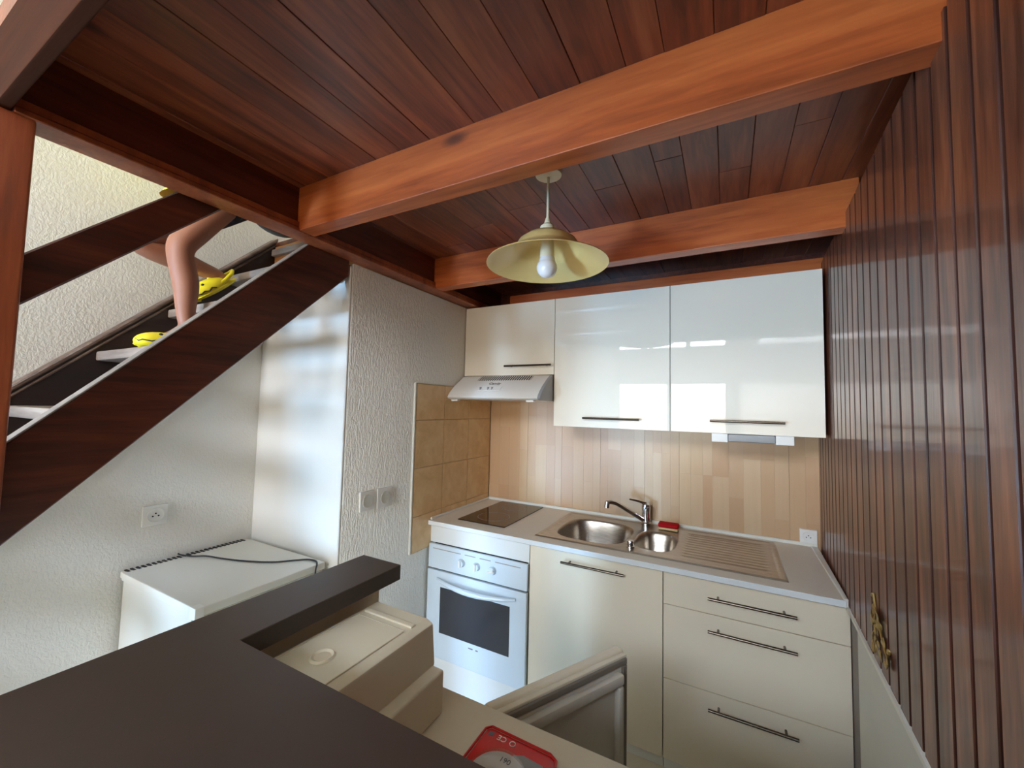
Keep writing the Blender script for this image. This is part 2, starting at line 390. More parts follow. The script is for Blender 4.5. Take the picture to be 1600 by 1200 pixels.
# rear wall with the french window and openings for two added windows
rw = MB()
x0, x1, z0, z1, _ = WIN
rw.box(-4.45, -3.53, YR-0.15, YR, 0, ZR).box(-3.53, -2.77, YR-0.15, YR, 0, 0.10).box(-3.53, -2.77, YR-0.15, YR, 1.04, ZR).box(-2.77, x0, YR-0.15, YR, 0, ZR).box(x1, 0.3, YR-0.15, YR, 0, ZR).box(x0, x1, YR-0.15, YR, z1, 2.62).box(x0, x1, YR-0.15, YR, 3.78, ZR).box(x0, x1, YR-0.15, YR, 0, z0)
struct('wall_front', rw, MT['paint'])
def window(name, x0, x1, z0, z1, panes, fr=0.05):
    f = MB(); n = panes; w = (x1-x0)/n
    f.box(x0, x1, YR-0.08, YR-0.02, z0, z0+fr, 0.004).box(x0, x1, YR-0.08, YR-0.02, z1-fr, z1, 0.004)
    for k in range(n+1):
        c = x0+k*w; a = c-(fr/2 if 0 < k < n else 0)*1.6 if k else c; e = c+(fr/2*1.6 if 0 < k < n else 0)
        if k == 0: a, e = c, c+fr
        if k == n: a, e = c-fr, c
        f.box(a, e, YR-0.08, YR-0.02, z0, z1, 0.004)
    o = struct(name, f, MT['trimw'])
    for k in range(n):
        part('pane', MB().box(x0+k*w+fr*0.7, x0+(k+1)*w-fr*0.7, YR-0.053, YR-0.047, z0+fr*0.8, z1-fr*0.8), MT['pane'], o)
window('window_1', x0, x1, z0, z1, 2)
window('added_low_window', -3.53, -2.77, 0.10, 1.04, 1)  # unseen window added for the blue fill light
window('added_upper_window', x0, x1, 2.62, 3.78, 3)  # unseen clerestory added for the warm fill light
# upper storey: roof and right side
struct('wall_upper', MB().box(0.15, 0.3, YR, 0.0, 2.3, ZR), MT['paint'])
struct('trim_1', MB().box(-4.45, 0.3, YR-0.15, 0.15, ZR, ZR+0.1), MT['paint'])
# the boarded right wall: backing plus one object per board
wr = MB().raw([(wx(0), 0, 0), (wx(YR), YR, 0), (0.3, YR, 0), (0.3, 0, 0), (wx(0), 0, 2.19), (wx(YR), YR, 2.19), (0.3, YR, 2.19), (0.3, 0, 2.19)],
              [(0,1,5,4), (1,2,6,5), (2,3,7,6), (3,0,4,7), (4,5,6,7), (0,3,2,1)])
wall_r = struct('wall_right', wr, MT['groove'])
ang = math.atan(0.042)
bpitch = 0.0725
bmb = MB().prism([(-0.0305, 0.0), (-0.0275, -0.0055), (0.0275, -0.0055), (0.0305, 0.0)], 0.0, 1.32, 'z')
# local: first coord x'-> along wall, second -> outwards
bme_hi = None
def board_mesh(h):
    t = MB()
    prof = [(-0.0310, 0.004), (-0.0310, -0.0050), (-0.0296, -0.0068), (0.0296, -0.0068), (0.0310, -0.0050), (0.0310, 0.004)]
    R = Matrix.Rotation(-PI/2-ang, 4, 'Z')
    t.prism(prof, 0, h, 'z', M4=R)
    me = t.mesh('board', [MT['board'], MT['groove']], (0,0,0), 0)
    for p in me.polygons:
        if abs(p.normal.x) < 0.8 and abs(p.normal.z) < 0.5: p.material_index = 1
    return me
b_hi = board_mesh(2.19-0.87); b_lo = board_mesh(2.19)
# outward direction check: prism second coord negative must point to -x
k = 0; y = -0.03
while y > -2.75:
    me = b_hi
    link('board', me, (wx(y), y, 0.87), wall_r); y -= bpitch; k += 1
# painted panel below the boards
PY0, PY1 = -0.76, -2.75  # panel stops short; bare dark backing stands in for shade beside the drawers
pm = MB()
def rot_strip(mb, y0, y1, t0, t1, za, zb, bev=0.0):
    mb.raw([(wx(y0)-t0, y0, za), (wx(y1)-t0, y1, za), (wx(y1)-t1, y1, za), (wx(y0)-t1, y0, za),
            (wx(y0)-t0, y0, zb), (wx(y1)-t0, y1, zb), (wx(y1)-t1, y1, zb), (wx(y0)-t1, y0, zb)],
           [(0,1,5,4), (1,2,6,5), (2,3,7,6), (3,0,4,7), (4,5,6,7), (0,3,2,1)])
    return mb
rot_strip(pm, PY0, PY1, -0.002, 0.009, 0.0, 0.868)
struct('trim_2', pm, MT['panelw'], label='grey white panel below the dark boards')
struct('trim_3', rot_strip(MB(), -0.0, PY1, -0.002, 0.013, 0.868, 0.880), MT['trimw'], label='thin white edge strip')

# ceiling: deck plus one object per plank
ceil = struct('ceiling', MB().box(XS-0.005, 0.16, -2.18, 0.0, 2.325, 2.40), MT['ceil'])
struct('trim_4', MB().box(wx(0)+0.05, 0.15, -2.18, 0.0, 2.19, 2.325), MT['header'], label='dark ledger above the boards')
cuts = [-1.955, -1.84, -1.72, -1.60, -1.487, -1.38, -1.268, -1.112, -1.022, -0.915, -0.808, -0.70, -0.617, -0.52, -0.43, -0.335, -0.25, -0.16, -0.06]
rng = random.Random(3)
for i, (a, e) in enumerate(zip(cuts, cuts[1:])):
    segs = [(-2.160, 0.0)]
    if i in (2, 4, 6, 9, 11, 13, 15):
        s = rng.choice([-0.95, -1.02, -0.83, -1.1]); segs = [(-2.160, s), (s, 0.0)]
    for (ya, yb) in segs:
        dz = rng.uniform(-0.0012, 0.0012)
        mb = MB().box(a+0.0005, e-0.0005, ya+0.0005, yb-0.0005, ZC+dz, 2.326, 0.0013, 1)
        c = Vector(((a+e)/2, (ya+yb)/2, ZC))
        link('plank', mb.mesh('plank', MT['ceil'], c, 0), c, ceil)

# beams
def beam(label, y0, y1, z0, z1, xa, m):
    o = top('ceiling_beam', MB().box(xa, wx((y0+y1)/2)+0.03, y0, y1, z0, z1, 0.004, 2), m, label, 'beam', ((xa+wx(y0))/2, (y0+y1)/2, z0))
    return o
beam('brown wooden beam at the open edge of the ceiling above the stair post', -2.185, -2.162, 2.14, 2.326, -1.96, MT['edge'])
beam('widest orange wooden beam crossing the ceiling in front of the pendant lamp', -1.50, -1.437, 2.14, 2.302, -1.876, MT['beam'])
beam('orange wooden beam crossing the ceiling behind the pendant lamp', -0.727, -0.662, 2.14, 2.302, -1.876, MT['beam'])
beam('thin red wooden beam on the wall above the white cabinets', -0.20, -0.13, 2.135, 2.215, -1.70, MT['beam'])
hd = thing('stair_header', (-1.91, -1.1, 2.14), 'long dark wooden header beam beside the stair opening', 'beam')
part('header_beam', MB().box(-1.942, -1.872, -2.160, 0.0, 2.152, 2.325, 0.003), MT['header'], hd)
part('trim_batten', MB().box(-1.942, -1.860, -2.160, 0.0, 2.136, 2.151, 0.002).box(-1.8715, -1.862, -2.160, 0.0, 2.1512, 2.172, 0.002), MT['post'], hd)
top('stair_post', MB().box(-1.946, -1.868, -2.215, -2.125, 0, 2.139, 0.006, 2), MT['post'], 'square reddish brown wooden post at the left edge of the picture', 'post', (-1.913, -2.17, 0))

# ------------------------------------------------------------------ staircase
st = thing('staircase', (-2.26, -2.4, 0), 'dark brown open wooden staircase climbing along the left wall', 'staircase')
SL = 1.02
def ztop(y): return 1.412+SL*(y+2.11)
yb0 = -2.11-(1.412-0.0)/SL
def slope_board(xa, xb, zt, dz, y0, y1, bev=0.003, sl=SL):
    pts = []
    f = lambda y: zt+sl*(y+2.11)
    pts = [(y0, max(f(y0)-dz, 0.0)), (y1, f(y1)-dz), (y1, f(y1)), (y0, max(f(y0), 0.02))]
    return MB().prism(pts, xa, xb, 'x', bev)
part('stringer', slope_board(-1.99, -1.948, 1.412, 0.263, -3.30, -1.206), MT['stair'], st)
part('stringer_lit_edge', slope_board(-1.992, -1.947, 1.418, 0.005, -3.30, -1.395, 0.0008), MT['stairtop'], st, label='top edge of the stringer coloured pale as if lit from above')
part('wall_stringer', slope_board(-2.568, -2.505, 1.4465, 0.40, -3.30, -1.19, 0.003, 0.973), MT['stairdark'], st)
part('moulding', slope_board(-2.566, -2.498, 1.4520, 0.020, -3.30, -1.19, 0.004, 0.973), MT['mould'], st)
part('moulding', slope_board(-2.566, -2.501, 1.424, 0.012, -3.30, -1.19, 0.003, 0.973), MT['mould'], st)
for k in range(-7, 4):
    yn = -1.82+0.2*k; zt = 1.687+0.197*k
    if zt < 0.1: continue
    tr = MB().box(-2.505, -1.99, yn, yn+0.215, zt-0.034, zt, 0.006, 2)
    part('tread', tr, MT['tread'], st)
part('handrail', slope_board(-1.977, -1.948, 1.856, 0.125, -2.125, -1.60, 0.004), MT['stair'], st)
landing = MB().box(XL, -1.99, -1.2, 0.0, 2.20, 2.30, 0.003)
struct('trim_5', landing, MT['orange'], label='landing edge of lighter wood at the stair head')
struct('trim_6', MB().box(XL+0.002, -1.99, -1.198, 0.0, 2.301, 2.32), MT['ceil'], label='landing floor boards')

# ------------------------------------------------------------------ kitchen: backsplash and tiles
bs = thing('backsplash', (-1.03, -0.006, 0.9), 'pale striped wooden backsplash boards between worktop and wall cabinets', 'backsplash')
part('backing_board', MB().box(XS+0.01, -0.12, -0.006, -0.001, 0.88, 1.75), MT['stave'], bs)
rng = random.Random(11)
xs = [XS+0.012]
while xs[-1] < -0.125:
    xs.append(min(xs[-1]+rng.choice([0.045, 0.058, 0.066, 0.075]), -0.120))
for i, (a, e) in enumerate(zip(xs, xs[1:])):
    z = 0.885
    while z < 1.60:
        h = rng.choice([0.24, 0.31, 0.38, 0.46]) if z > 0.9 else rng.choice([0.12, 0.2, 0.3, 0.4])
        zz = min(z+h, 1.62)
        gap = 0.0012 if i % 4 == 0 else 0.0003
        c = Vector(((a+e)/2, -0.008, (z+zz)/2))
        link('stave', MB().box(a+gap, e, -0.0105-rng.uniform(0, 0.0004), -0.005, z+0.0002, zz, 0.0).mesh('stave', MT['stave'], c, 0), c, bs)
        z = zz
tp = thing('tile_panel', (XS, -0.39, 0.75), 'ochre ceramic tiles on the side wall beside the cooktop', 'tiles')
part('grout', MB().box(XS, XS+0.006, -0.765, -0.011, 0.755, 1.635), MT['grout'], tp)
ys_ = [-0.762, -0.523, -0.273, -0.013]; zs_ = [0.757, 0.94, 1.19, 1.44, 1.633]
for ya, yb in zip(ys_, ys_[1:]):
    for za, zb in zip(zs_, zs_[1:]):
        c = Vector((XS+0.006, (ya+yb)/2, (za+zb)/2))
        link('tile', MB().box(XS+0.003, XS+0.0095, ya+0.0015, yb-0.0015, za+0.0015, zb-0.0015, 0.0015).mesh('tile', MT['tile'], c, 0), c, tp)
part('tile_trim', MB().box(XS, XS+0.011, -0.775, -0.765, 0.755, 1.637, 0.002).box(XS, XS+0.011, -0.765, -0.012, 1.6355, 1.640, 0.001), MT['trimw'], tp, label='cream edging strip')

# ------------------------------------------------------------------ handles
def bar_handle(parent, xa, xb, y, z, r=0.0055):
    """horizontal bar handle standing off a front at y"""
    mb = MB().cyl((xa, y-0.030, z), (xb, y-0.030, z), r, 12)
    for xx in (xa+0.035, xb-0.035): mb.cyl((xx, y, z), (xx, y-0.030, z), r*0.8, 10)
    return part('handle', mb, MT['steelbar'], parent, label='brushed steel bar handle')

# ------------------------------------------------------------------ wall cabinets
U = [-1.940, -1.342, -0.743, -0.1465]; YU = -0.326; ZT, ZB, ZH = 2.127, 1.4236, 1.705
GW = 'wall cabinets'
for i, (lab, zb) in enumerate([('short glossy white wall cabinet above the range hood', ZH), ('middle glossy white wall cabinet over the sink', ZB), ('right glossy white wall cabinet against the boarded wall', ZB)]):
    a, e = U[i], U[i+1]
    c = thing('wall_cabinet', ((a+e)/2, -0.16, zb), lab, 'cabinet', GW)
    part('carcass', MB().box(a+0.001, e-0.001, YU+0.021, -0.012, zb+0.002, ZT-0.002, 0.001), MT['carcass'], c)
    d = part('door', MB().box(a+0.0014, e-0.0014, YU, YU+0.019, zb, ZT, 0.0012, 2), MT['gloss'], c)
    hx = [(-1.642, -1.350), (-1.168, -0.882), (-0.572, -0.289)][i]
    bar_handle(d, hx[0], hx[1], YU, [1.757, 1.472, 1.479][i])

# range hood
HX0 = -1.931
hood = thing('range_hood', (-1.64, -0.25, 1.555), 'slim white range hood below the short wall cabinet', 'range hood')
prof = [(-0.012, 1.558), (-0.012, 1.703), (-0.326, 1.703), (-0.345, 1.6965), (-0.375, 1.6795), (-0.41, 1.6565), (-0.445, 1.632), (-0.475, 1.606), (-0.496, 1.582), (-0.503, 1.570), (-0.494, 1.562), (-0.47, 1.558)]
part('body', MB().prism(prof, HX0, U[1]-0.020, 'x', 0.0), MT['whiteplastic'], hood, 40)
part('side_cap', MB().prism([(p[0]*0.985-0.006 if p[0] < -0.1 else p[0], p[1]) for p in prof], U[1]-0.0195, U[1]-0.004, 'x'), MT['greyplastic'], hood, 40, label='grey end cap')
gr = part('grille', MB().prism([(-0.343, 1.6985), (-0.375, 1.6806), (-0.388, 1.6718), (-0.388, 1.669), (-0.375, 1.677), (-0.343, 1.695)], -1.80, -1.455, 'x'), MT['dark'], hood)
for k in range(24):
    xx = -1.795+k*0.0145
    part('slat', MB().prism([(-0.341, 1.7005), (-0.375, 1.6816), (-0.390, 1.6716), (-0.390, 1.668), (-0.375, 1.677), (-0.341, 1.695)], xx, xx+0.0055, 'x'), MT['whiteplastic'], gr)
pn = part('control_panel', MB().prism([(-0.4450, 1.6335), (-0.4750, 1.6075), (-0.4762, 1.6087), (-0.4462, 1.6347)], -1.755, -1.60, 'x'), MT['whiteplastic'], hood)
for xx in (-1.735, -1.685, -1.66):
    part('button', MB().box(xx, xx+0.007, -0.470, -0.455, 1.614, 1.629, 0.001), MT['greyplastic'], pn)
for xx in (HX0+0.025, U[1]-0.085):
    part('visor_tab', MB().box(xx, xx+0.045, -0.500, -0.47, 1.548, 1.5585, 0.002), MT['whiteplastic'], hood)
q = Matrix.Translation((-1.663, -0.4195, 1.6512)) @ Matrix.Rotation(math.radians(35), 4, 'X')
text_mesh('Candy', 0.030, MT['dark_ink'], 'logo', q, hood)
# light under the right wall cabinet
ul = thing('cabinet_light', (-0.41, -0.29, 1.38), 'slim white and grey light fixed under the right wall cabinet', 'lamp')
part('tube_cover', MB().box(-0.50, -0.32, -0.322, -0.27, 1.388, 1.4225, 0.006, 2), MT['greyplastic'], ul)
part('end_cap', MB().box(-0.566, -0.50, -0.326, -0.265, 1.384, 1.4232, 0.003, 2), MT['whiteplastic'], ul)
part('end_cap', MB().box(-0.32, -0.254, -0.326, -0.265, 1.384, 1.4232, 0.003, 2), MT['whiteplastic'], ul)

# ------------------------------------------------------------------ base units
B = [-1.932, -1.334, -0.7365, -0.142]; YB = -0.611
wt = thing('worktop', (-1.05, -0.31, 0.878), 'pale laminate worktop carrying cooktop and sink', 'worktop')
sx0, sx1, sy0, sy1 = -1.318, -0.320, -0.548, -0.062
wxr = -0.162
wm = MB().box(XS+0.010, sx0, -0.632, -0.012, 0.878, 0.9, 0.0).box(sx1, wxr, -0.632, -0.012, 0.878, 0.9).box(sx0, sx1, -0.632, sy0, 0.878, 0.9).box(sx0, sx1, sy1, -0.012, 0.878, 0.9)
part('slab', wm, MT['work'], wt)
part('front_edge', MB().box(XS+0.010, wxr+0.006, -0.637, -0.632, 0.8775, 0.9005, 0.0015), MT['frontwhitelit'], wt)
part('upstand', MB().box(XS+0.012, -0.135, -0.024, -0.0108, 0.9, 0.916, 0.003, 2).box(XS+0.0105, XS+0.022, -0.62, -0.024, 0.9, 0.912, 0.003, 2), MT['trimw'], wt)
part('side_strip', MB().prism([(wxr, -0.632), (wx(-0.632)-0.008, -0.632), (wx(0)-0.02, -0.025), (wxr, -0.025)], 0.8785, 0.905, 'z', 0.002), MT['trimw'], wt)

def base_box(parent, a, e, top_z=0.876):
    part('carcass', MB().box(a+0.001, e-0.001, YB+0.022, -0.02, 0.10, top_z, 0.001), MT['carcass'], parent)
    part('plinth', MB().box(a, e, YB+0.045, YB+0.060, 0.0, 0.145), MT['front'], parent)
oc = thing('oven_cabinet', (-1.634, -0.3, 0), 'white oven housing cabinet beside the roughcast wall', 'cabinet', None)
part('side_panel', MB().box(B[0]+0.001, B[0]+0.018, YB+0.022, -0.02, 0.1, 0.876), MT['carcass'], oc)
part('side_panel', MB().box(B[1]-0.018, B[1]-0.001, YB+0.022, -0.02, 0.1, 0.876), MT['carcass'], oc)
part('filler_panel', MB().box(B[0]+0.001, B[1]-0.0015, YB, YB+0.019, 0.784, 0.8765, 0.001), MT['frontwhitelit'], oc)
part('lower_panel', MB().box(B[0]+0.001, B[1]-0.0015, YB, YB+0.019, 0.03, 0.196, 0.001), MT['frontwhitelit'], oc)
part('shelf', MB().box(B[0]+0.018, B[1]-0.018, YB+0.022, -0.02, 0.18, 0.196), MT['carcass'], oc)

ov = thing('oven', (-1.634, -0.3, 0.196), 'white built in oven with dark glass window below the cooktop', 'oven')
oa, oe = B[0]+0.003, B[1]-0.004
part('body', MB().box(B[0]+0.02, B[1]-0.02, YB+0.004, -0.06, 0.2, 0.775, 0.002), MT['dark'], ov)
cp = part('control_panel', MB().box(oa, oe, YB-0.016, YB+0.003, 0.6545, 0.7795, 0.004, 2), MT['enamel'], ov)
part('recess_line', MB().box(oa+0.03, oa+0.21, YB-0.0168, YB-0.0155, 0.756, 0.7605).box(oa+0.235, oa+0.30, YB-0.0168, YB-0.0155, 0.756, 0.7605).box(oa+0.325, oa+0.39, YB-0.0168, YB-0.0155, 0.756, 0.7605).box(oa+0.415, oe-0.035, YB-0.0168, YB-0.0155, 0.756, 0.7605), MT['greyplastic'], cp)
for i, xx in enumerate((-1.712, -1.620, -1.527)):
    kb = part('knob', MB().cyl((xx, YB-0.016, 0.715), (xx, YB-0.034, 0.715), 0.021, 24, 0.018), MT['enamel'], cp)
    rot = Matrix.Translation((xx, 0, 0.715)) @ Matrix.Rotation([0, 0, math.radians(70)][i], 4, 'Y') @ Matrix.Translation((-xx, 0, -0.715))
    part('grip', MB().box(xx-0.0055, xx+0.0055, YB-0.042, YB-0.033, 0.698, 0.732, 0.002, 1, rot), MT['whiteplastic'], kb)
dr = part('door', MB().box(oa, oe, YB-0.020, YB+0.003, 0.205, 0.6475, 0.005, 2), MT['enamel'], ov)
part('window_glass', MB().box(-1.84, -1.425, YB-0.0222, YB-0.0195, 0.336, 0.568, 0.001), MT['ovenglass'], dr)
hp = []; 
for k in range(13):
    s = k/12; hp.append((-1.862+s*0.468, YB-0.022-0.040*math.sin(PI*s)**0.7, 0.608-0.012*math.sin(PI*s)))
part('handle', MB().tube(hp, 0.012, 12, [0.007+0.007*math.sin(PI*k/12) for k in range(13)]), MT['enamel'], dr)
part('logo', MB().box(-1.655, -1.628, YB-0.0206, YB-0.0195, 0.308, 0.314).box(-1.612, -1.598, YB-0.0206, YB-0.0195, 0.308, 0.314), MT['blue'], dr)

sc = thing('sink_cabinet', (-1.035, -0.3, 0), 'cream base cabinet with one tall door under the sink', 'cabinet')
base_box(sc, B[1], B[2], 0.70)
d = part('door', MB().box(B[1]+0.0015, B[2]-0.0015, YB, YB+0.019, 0.150, 0.872, 0.0012, 2), MT['front'], sc)
bar_handle(d, -1.167, -0.888, YB, 0.830)
dc = thing('drawer_cabinet', (-0.44, -0.3, 0), 'cream base cabinet with three drawers beside the boarded wall', 'cabinet')
base_box(dc, B[2], B[3], 0.780)
for (za, zb, zh) in ((0.7455, 0.872, 0.812), (0.458, 0.7425, 0.691), (0.150, 0.455, 0.407)):
    d = part('drawer', MB().box(B[2]+0.0015, B[3], YB, YB+0.019, za, zb, 0.0012, 2), MT['front'], dc)
    bar_handle(d, -0.573, -0.293, YB, zh)

# cooktop
ck = thing('cooktop', (-1.66, -0.285, 0.9), 'black ceramic two zone cooktop set in the worktop', 'cooktop')
part('glass', MB().box(-1.806, -1.514, -0.540, -0.040, 0.9002, 0.9058, 0.0015, 2), MT['glass'], ck)
for yy, rad in ((-0.165, 0.072), (-0.40, 0.09)):
    part('zone_ring', MB().lathe([(rad, 0.0), (rad, 0.0003), (rad-0.002, 0.0003), (rad-0.002, 0.0), (rad, 0.0)], (-1.66, yy, 0.9058), 48, cap=False), MT['greyplastic'], ck)

# sink: one pressed sheet
sk = thing('kitchen_sink', (-0.82, -0.3, 0.9), 'stainless steel sink with two bowls and ribbed drainer', 'sink')
def se(x, y, cx, cy, hx, hy, p): return (abs((x-cx)/hx)**p+abs((y-cy)/hy)**p)**(1/p)
def sm(a, b, x):
    s = min(max((x-a)/(b-a), 0), 1); return s*s*(3-2*s)
def sinkz(x, y):
    z = 0.9045
    X0, X1, Y0, Y1 = -1.335, -0.306, -0.563, -0.047
    e = min(x-X0, X1-x, y-Y0, Y1-y)
    z -= 0.0042*(1-sm(0, 0.008, e))
    z -= 0.003*sm(0.018, 0.026, e)
    d = se(x, y, -1.10, -0.325, 0.178, 0.188, 3.2)
    z -= 0.145*(1-sm(0.80, 1.0, d))
    d = se(x, y, -0.805, -0.33, 0.092, 0.150, 3.0)
    z -= 0.105*(1-sm(0.72, 1.0, d))
    if -0.69 < x < -0.345 and -0.50 < y < -0.11:
        m = sm(-0.69, -0.665, x)*(1-sm(-0.375, -0.345, x))*sm(-0.50, -0.485, y)*(1-sm(-0.125, -0.11, y))
        z += -0.004*m + 0.0026*m*max(0, math.sin((y+0.11)*2*PI/0.036))
    return z
nx, ny = 258, 130; vs = []; fs = []
for j in range(ny+1):
    for i in range(nx+1):
        x = -1.335+1.029*i/nx; y = -0.563+0.516*j/ny
        vs.append((x, y, sinkz(x, y)))
for j in range(ny):
    for i in range(nx):
        a = j*(nx+1)+i; fs.append((a, a+1, a+nx+2, a+nx+1))
me = bpy.data.meshes.new('basin'); me.from_pydata([tuple(Vector(v)-WL[sk.name]) for v in vs], [], fs)
for p in me.polygons: p.use_smooth = True
me.materials.append(MT['steel']); link('basin', me, WL[sk.name], sk)
for cx, cy, cz in ((-1.10, -0.325, 0.7575), (-0.805, -0.33, 0.7975)):
    part('strainer', MB().lathe([(0.0, 0.004), (0.018, 0.004), (0.034, 0.002), (0.036, 0.0), (0.0, -0.001)], (cx, cy, cz), 28, cap=False), MT['chrome'], sk)
kn = MB().lathe([(0.019, 0), (0.019, 0.006), (0.013, 0.008), (0.013, 0.022), (0.016, 0.024), (0.014, 0.030), (0.0, 0.031)], (-0.893, -0.487, 0.9015), 24)
part('drain_knob', kn, MT['chrome'], sk)

# faucet
fc = thing('faucet', (-0.893, -0.085, 0.902), 'chrome mixer faucet behind the sink bowls', 'faucet')
part('body', MB().lathe([(0.027, 0), (0.027, 0.012), (0.0225, 0.018), (0.0225, 0.080), (0.024, 0.086), (0.022, 0.108), (0.012, 0.116), (0.0, 0.118)], (-0.893, -0.085, 0.9035), 28), MT['chrome'], fc)
part('spout', MB().tube([(-0.897, -0.092, 0.925), (-0.925, -0.122, 0.948), (-0.965, -0.164, 0.982), (-1.005, -0.206, 1.016), (-1.025, -0.228, 1.030), (-1.045, -0.248, 1.036), (-1.058, -0.261, 1.034)], 0.011, 14), MT['chrome'], fc)
part('aerator', MB().cyl((-1.058, -0.261, 1.040), (-1.060, -0.263, 1.008), 0.013, 18), MT['chrome'], fc)
part('lever', MB().tube([(-0.893, -0.086, 1.015), (-0.915, -0.098, 1.024), (-0.945, -0.115, 1.033), (-0.972, -0.130, 1.038)], 0.006, 10, [0.010, 0.008, 0.006, 0.005]), MT['chrome'], fc)
# sponge
sp = thing('sponge', (-0.775, -0.105, 0.9035), 'red scouring sponge lying on the sink edge behind the small bowl', 'sponge')
part('foam', MB().box(-0.823, -0.728, -0.138, -0.080, 0.9035, 0.916, 0.004, 2), MT['sponge'], sp)
part('scouring_pad', MB().box(-0.825, -0.726, -0.140, -0.078, 0.916, 0.936, 0.007, 3), MT['redsponge'], sp)

# ------------------------------------------------------------------ sockets and switches
def plate_on_x(name, x, ya, yb, za, zb, label, cat, kind, group=None):
    o = thing(name, (x, (ya+yb)/2, za), label, cat, group)
    part('frame', MB().box(x, x+0.010, ya, yb, za, zb, 0.003, 2), MT['whiteplastic'], o)
    cy, cz = (ya+yb)/2, (za+zb)/2
    R = Matrix.Translation((x+0.010, cy, cz)) @ Matrix.Rotation(PI/2, 4, 'Y')
    part('round_insert', MB().lathe([(0.029, -0.001), (0.029, 0.003), (0.026, 0.003), (0.022, 0.0008 if kind == 'socket' else 0.002), (0.0, 0.0008 if kind == 'socket' else 0.001)], n=32, M4=R), MT['whiteplastic'] if kind == 'socket' else MT['panelw'], o)
    if kind == 'socket':
        h = MB()
        for dy, dz in ((-0.0095, -0.003), (0.0095, -0.003), (0, 0.0075)): h.cyl((x+0.0105, cy+dy, cz+dz), (x+0.0125, cy+dy, cz+dz), 0.003, 10)
        part('pin_holes', h, MT['dark'], o)
    return o
plate_on_x('wall_switch', XS, -1.103, -1.021, 1.040, 1.128, 'left round white switch plate on the roughcast side wall', 'switch', 'switch', 'switch plates on the roughcast wall')
plate_on_x('wall_switch', XS, -1.004, -0.908, 1.034, 1.128, 'right round white switch plate on the roughcast side wall', 'switch', 'switch', 'switch plates on the roughcast wall')
plate_on_x('wall_socket', XL, -1.632, -1.548, 1.007, 1.089, 'white wall socket on the wall below the staircase', 'socket', 'socket')
o = thing('wall_socket', (-0.17, -0.012, 0.905), 'white wall socket at the right end of the backsplash', 'socket')
part('frame', MB().box(-0.205, -0.137, -0.030, -0.0245, 0.9165, 0.978, 0.002, 2).box(-0.205, -0.137, -0.0245, -0.011, 0.9165, 0.978), MT['whiteplastic'], o)
R = Matrix.Translation((-0.171, -0.030, 0.945)) @ Matrix.Rotation(PI/2, 4, 'X')
part('round_insert', MB().lathe([(0.023, -0.001), (0.023, 0.002), (0.020, 0.002), (0.017, 0.0005), (0.0, 0.0005)], n=32, M4=R), MT['whiteplastic'], o)
h = MB()
for dx, dz in ((-0.008, -0.002), (0.008, -0.002), (0, 0.0065)): h.cyl((-0.171+dx, -0.0318, 0.945+dz), (-0.171+dx, -0.030, 0.945+dz), 0.0025, 10)
part('pin_holes', h, MT['dark'], o)

# ------------------------------------------------------------------ pendant lamp
LX, LY = -1.019, -1.195
pl = thing('pendant_lamp', (LX, LY, ZC-0.002), 'cream pendant lamp with a wide shallow shade and bare bulb', 'lamp')
part('canopy', MB().lathe([(0.012, -0.016), (0.043, -0.010), (0.045, 0.0), (0.0, 0.0)], (LX, LY, ZC-0.002), 32), MT['lampwhite'], pl)
part('cord', MB().cyl((LX, LY, ZC-0.012), (LX, LY, 2.142), 0.0045, 10), MT['lampwhite'], pl)
part('socket_cap', MB().lathe([(0.024, 0.0), (0.026, 0.012), (0.024, 0.030), (0.012, 0.040), (0.010, 0.048), (0.007, 0.058), (0.0, 0.06)], (LX, LY, 2.085), 24), MT['lampwhite'], pl)
sh = [(0.196, 1.988), (0.150, 2.009), (0.118, 2.028), (0.106, 2.040), (0.094, 2.060), (0.070, 2.078), (0.026, 2.088)]
prof = [(r, z) for r, z in sh] + [(r+0.0005, z+0.003) for r, z in sh[::-1]] + [(0.198, 1.9875), (0.196, 1.988)]
part('shade', MB().lathe(prof, (LX, LY, 0), 64, cap=False), MT['lampshade'], pl, 60)
part('bulb_base', MB().cyl((LX, LY, 2.088), (LX, LY, 2.005), 0.021, 20, 0.024), MT['lampwhite'], pl)
part('bulb', MB().ell((LX, LY, 1.977), (0.0335, 0.0335, 0.0335), nu=28, nv=18).cyl((LX, LY, 1.995), (LX, LY, 2.012), 0.028, 24, 0.0235), MT['bulb'], pl)

# ------------------------------------------------------------------ closed fridge under the stairs
f1 = thing('small_refrigerator', (-2.29, -1.45, 0), 'closed white undercounter refrigerator standing below the staircase', 'refrigerator')
part('body', MB().box(-2.545, -2.03, -1.682, -1.228, 0.02, 0.828, 0.004, 2), MT['fridge'], f1)
part('door', MB().box(-2.028, -1.992, -1.682, -1.228, 0.05, 0.828, 0.008, 2), MT['fridge'], f1)
part('top_cover', MB().box(-2.54, -1.990, -1.690, -1.222, 0.828, 0.858, 0.005, 2), MT['fridge'], f1)
part('corner_cap', MB().box(-2.022, -1.988, -1.6925, -1.665, 0.822, 0.860, 0.003, 2), MT['whiteplastic'], f1)
ventp = part('vent_grille', MB().box(-2.562, -2.54, -1.686, -1.226, 0.832, 0.856, 0.002), MT['fridge'], f1)
for k in range(26):
    yy = -1.676+k*0.0168
    part('slot', MB().box(-2.560, -2.528, yy, yy+0.008, 0.850, 0.8595), MT['dark'], ventp)
for xx in (-2.50, -2.07):
    for yy in (-1.65, -1.26):
        part('foot', MB().cyl((xx, yy, 0), (xx, yy, 0.022), 0.018, 12), MT['dark'], f1)
